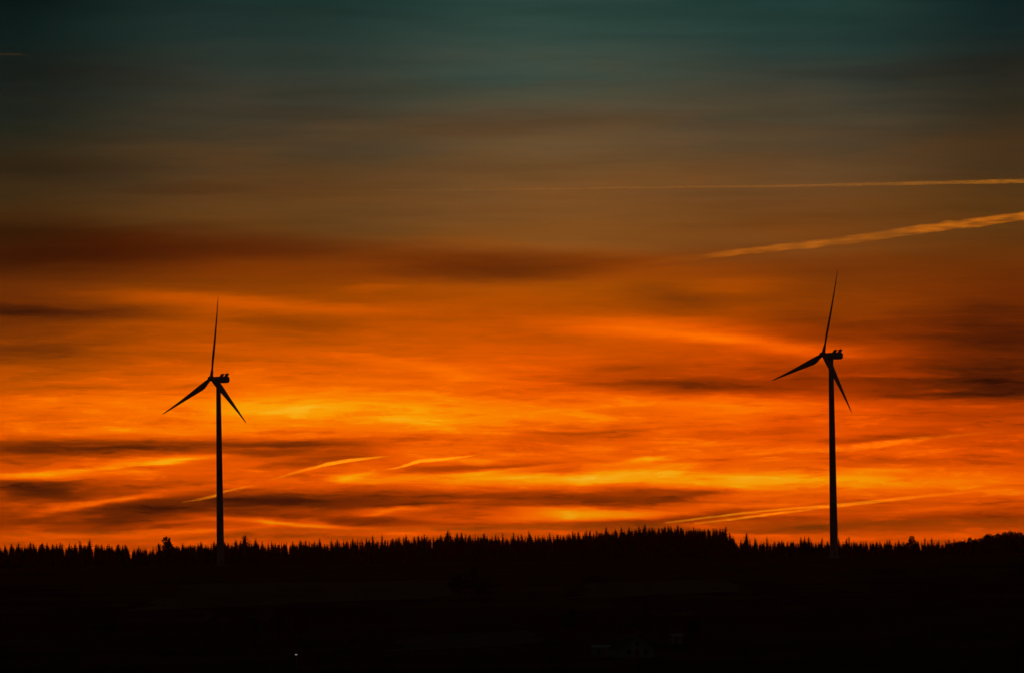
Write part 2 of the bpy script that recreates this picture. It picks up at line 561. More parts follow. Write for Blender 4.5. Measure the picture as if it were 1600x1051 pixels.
def turbine(px_hub, py_hub, dist, az_nose, theta, tilt, label):
    """hub centre at a sight line and distance; the mast stands on the brow of the hill"""
    hubc = at(px_hub, py_hub, dist)
    nose = Vector((math.sin(az_nose), math.cos(az_nose), 0))
    over = 4.9
    n = nose * math.cos(tilt) + Vector((0, 0, math.sin(tilt)))
    axis_top = hubc - n * over
    zg = H(axis_top.x, axis_top.y)
    root = thing("wind_turbine", label, "wind turbine", (axis_top.x, axis_top.y, zg), 0, "wind turbines on the ridge")
    o0 = Vector((axis_top.x, axis_top.y, zg))
    th = axis_top.z - 1.75 - zg
    t = link("tower", ME_TOWER, root); t.scale = (1, 1, th / 102.6)
    dr = link("door", ME_DOOR, t); dr.location = (.4, -2.12, .8)
    dr.rotation_euler = (0, 0, .18)
    link("foundation", ME_FOUND, root)
    e2 = Vector((-nose.y, nose.x, 0))
    if e2.x < 0:
        e2 = -e2
    e1 = Vector((0, 0, math.cos(tilt))) - nose * math.sin(tilt)

    def frame(o, x, y, z, p):
        o.matrix_local = Matrix(((x.x, y.x, z.x, p.x), (x.y, y.y, z.y, p.y), (x.z, y.z, z.z, p.z), (0, 0, 0, 1)))
    na = link("nacelle", ME_NAC, root)
    rear = -nose
    frame(na, rear.cross(Vector((0, 0, 1))), rear, Vector((0, 0, 1)), axis_top - o0)
    c = link("cooler", ME_COOL, na)
    link("cooler_brace", ME_BRACE, na)
    v = link("wind_vane", ME_VANE, na); v.location = (0, 6.0, 3.3)
    hb = link("hub", ME_HUB, root)
    frame(hb, (-n).cross(e1), -n, e1, hubc - o0)
    for k in range(3):
        a = theta + k * 2 * math.pi / 3
        rad = e1 * math.cos(a) + e2 * math.sin(a)
        et = e2 * math.cos(a) - e1 * math.sin(a)
        b = link("blade", ME_BLADE, root)
        frame(b, et, -n, rad, hubc - o0)
    return root


turbine(330.0, 590.8, 3105, R(229.9), R(5.26), R(5.35), "dark wind turbine on the left, one blade straight up, beside the round-headed tree")
turbine(1286.0, 553.8, 2931, R(238.6), R(14.45), R(5.47), "dark wind turbine on the right, slightly taller, top blade leaning right")


# ------------------------------------------------------------------ dim buildings of the valley and the lit lamp
def house(px, py, w, dep, hw, hr, rz, label, name="house"):
    gp = ground_at(px, py)
    o = thing(name, label, "house", gp, rz)
    m = MB()                                           # gable faces the camera (-y)
    a, b = w / 2, dep / 2
    m.add([(-a, -b, -1), (a, -b, -1), (a, -b, hw), (0, -b, hw + hr), (-a, -b, hw), (-a, b, -1), (a, b, -1), (a, b, hw), (0, b, hw + hr), (-a, b, hw)],
          [(0, 1, 2, 3, 4), (6, 5, 9, 8, 7), (1, 6, 7, 2), (5, 0, 4, 9)])
    m.obj("wall", M_PLASTER, o)
    r = MB()
    e, th = .5, .18
    k = hr / a
    for s in (-1, 1):
        r.add([(0, -b - e, hw + hr + .02), (s * (a + e), -b - e, hw - e * k + .02), (s * (a + e), b + e, hw - e * k + .02), (0, b + e, hw + hr + .02),
               (0, -b - e, hw + hr + th), (s * (a + e), -b - e, hw - e * k + th), (s * (a + e), b + e, hw - e * k + th), (0, b + e, hw + hr + th)],
              [(0, 1, 2, 3), (4, 7, 6, 5), (0, 4, 5, 1), (3, 2, 6, 7), (1, 5, 6, 2)])
    ro = r.obj("roof", M_TILE, o)
    c = MB(); c.box(a * .35, a * .35 + .7, -.4, .4, hw + hr * .4, hw + hr + .9)
    c.obj("chimney", M_CONC, ro)
    for x, z in ((-a * .5, 1.0), (a * .5, 1.0), (0, hw + .2)):
        f = MB(); f.box(x - .55, x + .55, -b - .06, -b - .003, z, z + 1.3)
        fr = f.obj("window", M_WOOD, o)
        p = MB(); p.box(x - .45, x + .45, -b - .075, -b - .062, z + .1, z + 1.2)
        p.obj("pane", M_GLASS, fr)
    d = MB(); d.box(-.5, .5, -b - .07, -b - .003, 0, 2.1)
    d.obj("door", M_WOOD, o)
    return o


def shed(name, px, py, w, dep, h, rz, label, cat):
    gp = ground_at(px, py)
    o = thing(name, label, cat, gp, rz)
    m = MB(); m.box(-w / 2, w / 2, -dep / 2, dep / 2, -1, h)
    m.obj("wall", M_PLASTER, o)
    r = MB()
    r.add([(-w / 2 - .3, -dep / 2 - .4, h + .02), (w / 2 + .3, -dep / 2 - .4, h + .02), (w / 2 + .3, dep / 2 + .4, h + .7), (-w / 2 - .3, dep / 2 + .4, h + .7),
           (-w / 2 - .3, -dep / 2 - .4, h + .17), (w / 2 + .3, -dep / 2 - .4, h + .17), (w / 2 + .3, dep / 2 + .4, h + .85), (-w / 2 - .3, dep / 2 + .4, h + .85)],
          [(3, 2, 1, 0), (4, 5, 6, 7), (0, 1, 5, 4), (1, 2, 6, 5), (2, 3, 7, 6), (3, 0, 4, 7)])
    r.obj("roof", M_SHEET, o)
    d = MB(); d.box(-w * .3, -w * .3 + min(1.0, w * .3), -dep / 2 - .06, -dep / 2 - .003, 0, min(2.05, h * .85))
    d.obj("door", M_WOOD, o)
    return o


house(988, 1026, 9.5, 11, 3.0, 3.4, R(14), "dim pale gabled house at the bottom of the dark valley")
shed("outbuilding", 948, 1025, 8.0, 4.5, 2.3, R(-6), "low pale outbuilding just left of the dim gabled house", "outbuilding")
shed("outbuilding", 1058, 1004, 3.0, 2.6, 1.9, R(10), "tiny pale garden hut to the right of the dim gabled house", "outbuilding")
shed("utility_hut", 1250, 868, 4.6, 3.0, 1.7, R(4), "small pale utility hut at the forest edge just left of the right turbine", "hut")
shed("utility_hut", 1101, 871, 3.4, 2.4, 1.6, R(-5), "tiny dim hut at the forest edge below the high spruce crest", "hut")

m_lamp = bpy.data.materials.new("lit_lamp_glass")
m_lamp.use_nodes = True
_b = m_lamp.node_tree.nodes["Principled BSDF"]
_b.inputs["Emission Color"].default_value = (1.0, .93, .82, 1)
_b.inputs["Emission Strength"].default_value = .28
gp = ground_at(463, 1043)
lamp = thing("yard_lamp", "single white lit lamp on a pole in the dark valley bottom", "lamp", gp)
_m = MB(); _m.tube([(0, 0, -.5), (0, 0, 2.0), (0, 0, 3.5), (0, -.25, 3.72), (0, -.5, 3.75)], [.07, .06, .05, .045, .04], 8)
_m.obj("pole", M_STEEL, lamp)
_m = MB(); _m.loft([ring_ellipse(3.74, .42, .2, 16, 0, -.6), ring_ellipse(3.86, .36, .16, 16, 0, -.6), ring_ellipse(3.92, .15, .07, 16, 0, -.6)])
_m.obj("lamp_head", M_STEEL, lamp)
_m = MB(); _m.loft([ring_ellipse(3.735, .38, .17, 16, 0, -.6), ring_ellipse(3.62, .34, .15, 16, 0, -.6), ring_ellipse(3.52, .18, .08, 16, 0, -.6)])
_m.obj("lamp_glass", m_lamp, lamp)


# ------------------------------------------------------------------ contrails: real streaks of ice cloud far beyond the ridge
def contrail_material(name, dens, ramp, nscale, cut, seed, color):
    m = bpy.data.materials.new(name)
    m.use_nodes = True
    nt = m.node_tree
    nt.nodes.remove(nt.nodes["Principled BSDF"])
    out = nt.nodes["Material Output"]
    vol = nt.nodes.new("ShaderNodeVolumePrincipled")
    vol.inputs["Color"].default_value = (*color, 1)
    vol.inputs["Anisotropy"].default_value = .6
    tc = nt.nodes.new("ShaderNodeTexCoord")
    sx = nt.nodes.new("ShaderNodeSeparateXYZ")
    nt.links.new(tc.outputs["Generated"], sx.inputs[0])
    cr = nt.nodes.new("ShaderNodeValToRGB")
    e = cr.color_ramp.elements
    e[0].position, e[0].color = ramp[0][0], (ramp[0][1],) * 3 + (1,)
    e[1].position, e[1].color = ramp[1][0], (ramp[1][1],) * 3 + (1,)
    for p, v in ramp[2:]:
        q = e.new(p); q.color = (v, v, v, 1)
    cr.color_ramp.interpolation = "EASE"
    nt.links.new(sx.outputs[0], cr.inputs[0])
    mp = nt.nodes.new("ShaderNodeMapping")
    mp.inputs["Scale"].default_value = (nscale * .13, nscale * .2, nscale)
    mp.inputs["Location"].default_value = (seed * 3.7, seed, seed * 1.3)
    nt.links.new(tc.outputs["Object"], mp.inputs[0])
    nz = nt.nodes.new("ShaderNodeTexNoise")
    nz.inputs["Scale"].default_value = 1.0
    nz.inputs["Detail"].default_value = 3
    nt.links.new(mp.outputs[0], nz.inputs["Vector"])
    mr = nt.nodes.new("ShaderNodeMapRange")
    mr.inputs["From Min"].default_value, mr.inputs["From Max"].default_value = cut, cut + .34
    nt.links.new(nz.outputs[0], mr.inputs["Value"])
    mu = nt.nodes.new("ShaderNodeMath"); mu.operation = "MULTIPLY"
    nt.links.new(mr.outputs[0], mu.inputs[0]); nt.links.new(cr.outputs[0], mu.inputs[1])
    mu2 = nt.nodes.new("ShaderNodeMath"); mu2.operation = "MULTIPLY"
    mu2.inputs[1].default_value = dens
    nt.links.new(mu.outputs[0], mu2.inputs[0])
    nt.links.new(mu2.outputs[0], vol.inputs["Density"])
    nt.links.new(vol.outputs[0], out.inputs["Volume"])
    try:
        m.cycles.volume_step_rate = .02
    except Exception:
        pass
    return m


def contrail(pts, dist, tau, ramp, label, seed, cut=.32, color=(1, .9, .75), group=None, fine=5.0):
    """pts: (photo x, photo y, width in photo pixels); built as a tapering tube at its own distance and true size"""
    # resample with a smooth curve and an uneven edge
    P = []
    for k in range(len(pts) - 1):
        p0 = pts[max(k - 1, 0)]; p1 = pts[k]; p2 = pts[k + 1]; p3 = pts[min(k + 2, len(pts) - 1)]
        for i in range(10):
            t = i / 10
            P.append(tuple(.5 * (2 * p1[c] + (p2[c] - p0[c]) * t + (2 * p0[c] - 5 * p1[c] + 4 * p2[c] - p3[c]) * t * t + (3 * p1[c] - p0[c] - 3 * p2[c] + p3[c]) * t ** 3) for c in range(3)))
    P.append(pts[-1])
    px_m = ALPHA * dist
    cen = at(P[len(P) // 2][0], P[len(P) // 2][1], dist)
    rings = []
    wmax = max(p[2] for p in P) * px_m
    for k, p in enumerate(P):
        c = at(p[0], p[1], dist) - cen
        r = max(p[2] * .5 * (1 + .28 * mnoise.noise((k * .45, seed, 0))), .25) * px_m
        j = mnoise.noise((k * .31, seed, 9)) * .25 * r
        rings.append([(c.x, c.y - r * 1.2 * math.sin(q), c.z + j + r * math.cos(q)) for q in (2 * math.pi * i / 12 for i in range(12))])
    m = MB()
    m.loft(rings)
    dens = tau / (wmax * 1.2)
    o = m.obj("contrail", contrail_material("contrail_ice", dens, ramp, fine / wmax, cut, seed, color), smooth=True)
    o.location = cen
    tag(o, label, "contrail", group)
    return o


contrail([(600, 297, 3), (800, 296, 3), (1000, 293, 3.5), (1200, 291, 4), (1400, 287, 5.5), (1640, 282, 8)], 46000, .12, [(0, .25), (1, 1.0), (.35, .5), (.7, .65)],
         "long thin straight contrail crossing high above the right turbine", 1, .22)
contrail([(960, 416, 8), (1080, 403, 10), (1180, 391, 11), (1300, 378, 13), (1450, 357, 15), (1530, 347, 15), (1640, 332, 14)], 38000, .2,
         [(0, 0.02), (1, 1), (.18, .1), (.31, .85), (.45, .65), (.58, .4), (.75, .9)],
         "broad glowing frayed contrail slanting up to the right edge of the sky", 2, .26, (1, .72, .2), fine=2.6)
contrail([(400, 757, 2), (440, 744, 5), (478, 733, 5), (520, 723, 6), (560, 717, 5), (618, 711, 2)], 30000, .55, [(0, 0), (1, .1), (.35, .35), (.55, 1), (.8, .9)],
         "short bright curved contrail, left one of the pair low in the middle sky", 3, .05)
contrail([(592, 735, 2), (625, 729, 4), (655, 720, 6), (690, 717, 5), (725, 713, 3.5), (764, 707, 1.5)], 31000, .6, [(0, .2), (1, .1), (.3, .9), (.6, 1)],
         "short bright curved contrail, right one of the pair low in the middle sky", 4, .05)
contrail([(284, 784, 2), (312, 779, 4), (335, 774, 5), (352, 767, 4), (375, 762, 4), (408, 756, 2)], 29000, .22, [(0, .5), (1, .15), (.4, 1), (.7, .7)],
         "short wavy contrail passing low behind the tower of the left turbine", 5, .05, (1, .8, .6))
contrail([(1040, 816, 3), (1120, 806, 4), (1200, 797, 4), (1260, 792, 4), (1310, 789, 6), (1400, 779, 6), (1480, 771, 5), (1590, 761, 4)], 33000, .32,
         [(0, 1), (1, .05), (.4, 1), (.6, .6), (.8, .3)], "long low contrail running from the crest past the right turbine tower", 6, .05)
contrail([(1085, 817, 3), (1140, 811, 4), (1200, 803, 4.5), (1250, 797, 4), (1300, 791, 3)], 33500, .28, [(0, .6), (1, .3), (.5, 1)],
         "shorter lower contrail, lower strand beside the long low one above the crest", 7, .05)
contrail([(1150, 712, 4), (1220, 706, 7), (1300, 702, 10), (1360, 696, 11), (1420, 687, 8), (1500, 679, 5), (1590, 672, 3)], 35000, .2,
         [(0, .15), (1, .2), (.35, .8), (.55, 1), (.78, .7)], "soft faint contrail behind the middle of the right turbine tower", 8, .25, (1, .8, .5))
contrail([(-30, 84, 3), (20, 85, 4), (60, 87, 2)], 45000, .02, [(0, 1), (1, .0), (.5, .7)],
         "tiny faint contrail stub at the left edge of the dark upper sky", 9, .2)


# ------------------------------------------------------------------ thin evening haze over the land
m_haze = bpy.data.materials.new("evening_air")
m_haze.use_nodes = True
_t = m_haze.node_tree
_t.nodes.remove(_t.nodes["Principled BSDF"])
_v = _t.nodes.new("ShaderNodeVolumePrincipled")
_v.inputs["Color"].default_value = (.9, .56, .38, 1)
_v.inputs["Density"].default_value = 1.05e-5
_v.inputs["Anisotropy"].default_value = .94
_t.links.new(_v.outputs[0], _t.nodes["Material Output"].inputs["Volume"])
zs_ = [v[2] for v in g.v]
hz = MB(); hz.box(-20100, 20100, -500, 24100, min(zs_) - 1, 160)
haze = hz.obj("haze", m_haze)
haze["kind"] = "stuff"


# ------------------------------------------------------------------ sky
SUN_AZ, SUN_EL = R(0.6), R(-9.0)
world = bpy.data.worlds.new("World")
scene.world = world
world.use_nodes = True
nt = world.node_tree
nt.nodes.clear()
N, K = nt.nodes, nt.links


def setin(node, i, v):
    if hasattr(v, "is_linked") or isinstance(v, bpy.types.NodeSocket):
        K.new(v, node.inputs[i])
    else:
        node.inputs[i].default_value = v


def mth(op, a, b=0.0, c=None, clamp=False):
    n = N.new("ShaderNodeMath"); n.operation = op; n.use_clamp = clamp
    setin(n, 0, a); setin(n, 1, b)
    if c is not None:
        setin(n, 2, c)
    return n.outputs[0]


def vmth(op, a, b):
    n = N.new("ShaderNodeVectorMath"); n.operation = op
    setin(n, 0, a)
    if op == "SCALE":
        setin(n, 3, b)
    else:
        setin(n, 1, b)
    return n.outputs[0]


def mapping(v, loc=(0, 0, 0), rot=0.0, scale=(1, 1, 1), kind="POINT"):
    n = N.new("ShaderNodeMapping"); n.vector_type = kind
    setin(n, 0, v)
    n.inputs["Location"].default_value = loc
    n.inputs["Rotation"].default_value = (0, 0, rot)
    n.inputs["Scale"].default_value = scale
    return n.outputs[0]


def rng(v, a, b, lo=0.0, hi=1.0, smooth=True):
    n = N.new("ShaderNodeMapRange")
    n.interpolation_type = "SMOOTHSTEP" if smooth else "LINEAR"
    setin(n, 0, v)
    n.inputs["From Min"].default_value, n.inputs["From Max"].default_value = a, b
    n.inputs["To Min"].default_value, n.inputs["To Max"].default_value = lo, hi
    return n.outputs[0]


def noise_tex(v, detail=4, rough=.55):
    n = N.new("ShaderNodeTexNoise")
    setin(n, 0, v)
    n.inputs["Scale"].default_value = 1.0
    n.inputs["Detail"].default_value = detail
    n.inputs["Roughness"].default_value = rough
    return n


def ramp(v, stops, interp="EASE"):
    n = N.new("ShaderNodeValToRGB")
    setin(n, 0, v)
    n.color_ramp.interpolation = interp
    e = n.color_ramp.elements
    for k, (p, c) in enumerate(stops):
        if not isinstance(c, tuple):
            c = (c, c, c, 1)
        if k < 2:
            e[k].position = p; e[k].color = c
        else:
            q = e.new(p); q.color = c
    return n.outputs[0]


def mixc(f, a, b):
    n = N.new("ShaderNodeMix"); n.data_type = "RGBA"
    setin(n, 0, f); setin(n, 6, a); setin(n, 7, b)
    return n.outputs[2]


tc = N.new("ShaderNodeTexCoord")
sep = N.new("ShaderNodeSeparateXYZ")
K.new(tc.outputs["Generated"], sep.inputs[0])
az = mth("ARCTAN2", sep.outputs[0], sep.outputs[1])
el = mth("ARCSINE", sep.outputs[2])
# sky coordinates: azimuth and elevation in steps of 0.0064 degree, the cloud sheet tipped by 0.8 degree
cu = N.new("ShaderNodeCombineXYZ")
K.new(mth("DIVIDE", az, ALPHA), cu.inputs[0])
K.new(mth("SUBTRACT", mth("DIVIDE", el, ALPHA), PITCH / ALPHA), cu.inputs[1])
P0 = mapping(cu.outputs[0], (800, -525.5, 0), ROLL)

w1 = noise_tex(mapping(P0, (3.1, 1.7, 0), R(-2), (1 / 420, 1 / 50, 1)), 3)
w2 = noise_tex(mapping(P0, (8.3, 5.2, 2), R(3), (1 / 110, 1 / 13, 1)), 4)
half = (.5, .5, .5)
P1 = vmth("ADD", P0, vmth("MULTIPLY", vmth("SUBTRACT", w1.outputs[1], half), (90, 22, 0)))
P = vmth("ADD", P1, vmth("MULTIPLY", vmth("SUBTRACT", w2.outputs[1], half), (40, 9, 0)))
w3 = noise_tex(mapping(P0, (2.7, 9.1, 4), R(6), (1 / 38, 1 / 9, 1)), 4, .6)
P = vmth("ADD", P, vmth("MULTIPLY", vmth("SUBTRACT", w3.outputs[1], half), (26, 5.5, 0)))
sp = N.new("ShaderNodeSeparateXYZ"); K.new(P, sp.inputs[0])
X, Y = sp.outputs[0], mth("MULTIPLY", sp.outputs[1], -1.0)
s0 = N.new("ShaderNodeSeparateXYZ"); K.new(P0, s0.inputs[0])
X0, Y0 = s0.outputs[0], mth("MULTIPLY", s0.outputs[1], -1.0)


def columns(cols, y0, y1, ysrc, interp="EASE"):
    """vertical profiles at several azimuths, blended sideways"""
    t = rng(ysrc, y0, y1, smooth=False)
    prev = None
    for x, st in cols:
        c = ramp(t, [((y - y0) / (y1 - y0), v) for y, v in st], interp)
        prev = (x, c) if prev is None else (x, mixc(rng(X0, prev[0], x), prev[1], c))
    return prev[1]


# glow of the cloud layer (0 dark smoke-brown .. 1 yellow)
T = columns([
    (0, [(340, .22), (370, .15), (420, .17), (450, .28), (500, .29), (545, .35), (600, .56), (640, .74), (670, .70), (710, .58), (740, .62), (790, .42), (830, .52), (860, .6)]),
    (420, [(340, .32), (400, .27), (440, .36), (480, .49), (520, .53), (560, .64), (600, .76), (640, .88), (670, .80), (700, .62), (740, .7), (785, .42), (830, .55), (860, .6)]),
    (760, [(340, .42), (380, .44), (420, .38), (450, .5), (490, .54), (530, .6), (570, .68), (620, .8), (650, .82), (690, .76), (740, .80), (785, .6), (810, .7), (835, .55)]),
    (1080, [(340, .42), (390, .38), (430, .42), (470, .44), (515, .62), (560, .56), (595, .48), (630, .78), (660, .74), (700, .72), (745, .84), (790, .66), (820, .5), (845, .6)]),
    (1320, [(340, .4), (390, .33), (430, .36), (470, .38), (520, .36), (550, .5), (595, .4), (640, .66), (680, .66), (710, .7), (750, .86), (790, .66), (820, .46), (845, .58)]),
    (1600, [(340, .34), (390, .3), (430, .26), (480, .26), (530, .2), (560, .28), (605, .2), (640, .5), (680, .58), (720, .6), (750, .76), (780, .68), (815, .48), (845, .52)]),
], 320, 880, Y)

STRENGTH = .88
STROKES = [
    # x, y, half length, half height, slope (deg, up to the right), strength
    (60, 385, 420, 50, 0, -.06), (790, 417, 270, 32, 1, -.3), (560, 395, 300, 24, -1, -.1), (90, 486, 270, 20, -2, -.16), (450, 503, 190, 18, -1, -.14), (60, 545, 170, 20, 1, -.06),
    (150, 697, 400, 27, 0, -.36), (30, 702, 150, 16, 0, -.12), (470, 702, 200, 24, -1, -.22), (480, 722, 120, 12, 6, -.22), (50, 764, 150, 22, -3, -.42), (240, 797, 400, 36, 4, -.2),
    (400, 785, 220, 24, 2, -.12), (590, 780, 330, 32, 0, -.23), (800, 774, 200, 20, -2, -.22), (990, 772, 220, 20, 1, -.42), (900, 784, 150, 10, 3, -.15), (560, 812, 190, 11, -2, -.26),
    (880, 820, 330, 13, 1, -.24), (700, 731, 190, 14, 4, -.34), (840, 724, 130, 9, 4, -.2), (890, 678, 200, 22, 2, -.16), (560, 688, 180, 14, 2, -.14), (1030, 602, 330, 24, 0, -.2), (960, 575, 200, 14, 0, -.1),
    (1480, 602, 270, 60, 1, -.1), (1500, 580, 140, 18, 0, -.04), (1540, 530, 260, 80, 0, -.09), (1060, 466, 130, 34, -4, -.1), (1300, 440, 260, 28, 0, -.06), (1250, 500, 200, 20, -3, -.08),
    (1390, 683, 170, 14, 6, -.16), (1400, 722, 170, 14, 2, -.14), (1100, 680, 180, 10, 2, -.1), (1200, 672, 150, 8, 3, -.1), (1090, 804, 160, 11, 5, -.3), (1290, 823, 240, 14, 2, -.14), (1500, 812, 230, 18, 1, -.14), (1130, 764, 170, 7, 0, -.2),
    (1290, 771, 140, 7, 0, -.1), (60, 720, 140, 8, 2, -.1), (130, 812, 220, 12, 1, -.1), (1010, 640, 160, 10, 1, -.08), (620, 608, 220, 12, -2, -.07), (300, 560, 260, 14, -1, -.06),
    (300, 468, 350, 18, -3, .15), (540, 482, 180, 14, -2, .08), (570, 450, 80, 9, 4, .12), (1000, 512, 260, 26, -3, .2), (1180, 536, 170, 18, -6, .24), (1290, 551, 120, 16, -5, .14), (660, 572, 240, 18, -6, .16),
    (430, 636, 190, 38, 0, .13), (690, 640, 300, 26, 0, .08), (800, 655, 220, 14, 0, .05), (600, 648, 160, 16, 0, .1), (230, 722, 220, 13, 5, .3), (300, 716, 80, 8, 3, .12), (80, 744, 280, 13, 1, .26), (180, 781, 190, 13, 8, .26),
    (60, 792, 120, 8, 6, .16), (440, 817, 170, 10, -3, .34), (720, 747, 360, 16, 0, .26), (970, 741, 180, 18, 6, .22), (1180, 750, 280, 20, -1, .24), (1440, 753, 220, 15, 0, .14), (930, 802, 210, 16, 1, .42), (640, 796, 180, 8, 4, .24), (560, 742, 90, 12, 8, .12),
    (1180, 638, 240, 30, 0, .12), (1420, 584, 190, 8, 1, .22), (1440, 609, 70, 5, 2, .12), (1150, 833, 90, 8, -4, .18), (1000, 719, 70, 9, 4, .18), (930, 697, 90, 6, 0, .1), (1150, 448, 160, 22, 4, .1), (1050, 402, 160, 10, 7, .06),
    (1480, 384, 130, 8, 2, .08), (1060, 712, 260, 12, 4, .1), (905, 757, 60, 6, 24, .08), (330, 828, 320, 9, 2, .14), (1260, 840, 300, 10, 0, .12), (690, 832, 260, 10, 0, .08), (250, 818, 170, 5, 3, .14), (480, 760, 190, 9, 5, .1), (1240, 700, 200, 10, 4, .1),
    (1480, 838, 200, 10, 1, .1), (840, 600, 200, 10, -5, .08), (170, 630, 200, 26, 2, .06), (300, 668, 300, 12, 1, .1),
    (560, 636, 480, 46, 0, .07), (270, 721, 90, 6, 6, .17), (150, 734, 160, 7, 6, .2), (120, 789, 120, 7, 7, .26), (215, 778, 110, 6, 6, .2), (60, 800, 90, 6, 5, .15), (430, 816, 70, 6, -4, .25), (505, 821, 70, 6, -2, .2),
    (300, 812, 160, 5, 1, .1), (160, 836, 200, 6, 0, .12), (620, 793, 130, 6, 3, .25), (590, 801, 70, 5, 8, .2), (560, 745, 55, 7, 14, .14), (820, 728, 110, 5, 6, .2), (745, 737, 70, 5, 6, .15),
    (1000, 717, 55, 6, 3, .14), (940, 700, 60, 4, 0, .12), (480, 694, 180, 7, -1, -.16), (250, 698, 220, 7, 1, -.16), (390, 709, 90, 6, -2, -.14), (680, 787, 140, 8, 0, -.14), (1080, 770, 90, 7, 4, -.14),
    (960, 786, 100, 6, 3, -.16), (1330, 690, 80, 6, 6, -.12), (1450, 614, 140, 7, 0, -.12), (1540, 596, 90, 7, 0, -.12), (1000, 668, 120, 6, 2, -.14), (870, 674, 100, 5, 1, -.14), (60, 690, 130, 6, 0, -.1),
    (1200, 786, 150, 6, 3, .14), (1450, 793, 160, 6, 2, .12), (1380, 737, 120, 6, 1, .12), (1120, 694, 120, 5, 3, .12), (350, 760, 120, 6, 4, .12), (880, 792, 130, 6, 2, .14),
]
cv = N.new("ShaderNodeCombineXYZ")
K.new(sp.outputs[0], cv.inputs[0]); K.new(sp.outputs[1], cv.inputs[1]); setin(cv, 2, T)
V = cv.outputs[0]                                            # sky position with the glow carried in z
for (x, y, L, h, sl, a) in STROKES:
    gt = N.new("ShaderNodeTexGradient"); gt.gradient_type = "SPHERICAL"
    K.new(mapping(V, (x, -y, 0), R(sl), (L, h, 1e7), "TEXTURE"), gt.inputs[0])
    ma = N.new("ShaderNodeVectorMath"); ma.operation = "MULTIPLY_ADD"
    K.new(rng(gt.outputs[1], 0, 1), ma.inputs[0])
    ma.inputs[1].default_value = (0, 0, a * STRENGTH)
    K.new(V, ma.inputs[2])
    V = ma.outputs[0]
sv = N.new("ShaderNodeSeparateXYZ"); K.new(V, sv.inputs[0])
T = sv.outputs[2]

amp = rng(Y0, 380, 720, .35, 1.0)
n1 = noise_tex(mapping(P1, (0, 0, 0), R(-2), (1 / 240, 1 / 24, 1)), 6, .62)
n2 = noise_tex(mapping(P, (4, 9, 0), R(2.5), (1 / 90, 1 / 6, 1)), 4, .6)
n3 = noise_tex(mapping(P1, (1, 7, 0), R(1), (1 / 700, 1 / 70, 1)), 3, .5)
tex = mth("ADD", mth("MULTIPLY", mth("SUBTRACT", n1.outputs[0], .5), .33), mth("MULTIPLY", mth("SUBTRACT", n2.outputs[0], .5), .15))
tex = mth("ADD", tex, mth("MULTIPLY", mth("SUBTRACT", n3.outputs[0], .5), .22))
n4 = noise_tex(mapping(P, (7, 3, 0), R(3), (1 / 130, 1 / 15, 1)), 6, .65)
wisp = mth("SUBTRACT", rng(n4.outputs[0], .52, .66), rng(n4.outputs[0], .48, .34))
tex = mth("ADD", tex, mth("MULTIPLY", wisp, rng(Y0, 420, 720, .025, .14)))
T = mth("ADD", T, mth("MULTIPLY", tex, amp))
T = mth("MULTIPLY", T, 0.8)                                  # ramp position .8 = glow 1.0

gold = ramp(T, [(0, rgb(30, 12, 5)), (.08, rgb(54, 22, 6)), (.16, rgb(82, 36, 7)), (.26, rgb(122, 56, 5)), (.36, rgb(158, 72, 1)), (.46, rgb(196, 86, 0)), (.56, rgb(230, 98, 0)),
                (.66, rgb(252, 116, 0)), (.74, rgb(255, 138, 0)), (.82, rgb(255, 160, 4)), (.92, rgb(255, 182, 30)), (1, rgb(255, 204, 70))], "LINEAR")
red = ramp(T, [(0, rgb(36, 11, 4)), (.08, rgb(62, 20, 4)), (.16, rgb(92, 32, 3)), (.26, rgb(128, 42, 1)), (.36, rgb(166, 54, 0)), (.46, rgb(204, 68, 0)), (.56, rgb(236, 82, 0)),
               (.66, rgb(254, 102, 0)), (.74, rgb(255, 128, 0)), (.82, rgb(255, 154, 2)), (.92, rgb(255, 178, 28)), (1, rgb(255, 202, 66))], "LINEAR")
hue = columns([
    (0, [(340, .85), (420, .8), (450, .35), (600, .25), (660, .4), (700, .7), (840, .85)]),
    (500, [(340, .6), (420, .75), (450, .2), (600, .3), (660, .5), (700, .75), (840, .95)]),
    (900, [(340, .3), (415, .85), (450, .1), (520, .4), (600, .75), (660, .6), (700, .8), (840, .9)]),
    (1280, [(340, .3), (400, .45), (470, .3), (520, .75), (600, 1), (700, .95), (750, .7), (840, 1)]),
    (1600, [(340, .3), (400, .6), (470, .6), (520, .9), (600, 1), (700, 1), (750, .85), (840, 1)]),
], 320, 880, Y)
warm = mixc(hue, gold, red)

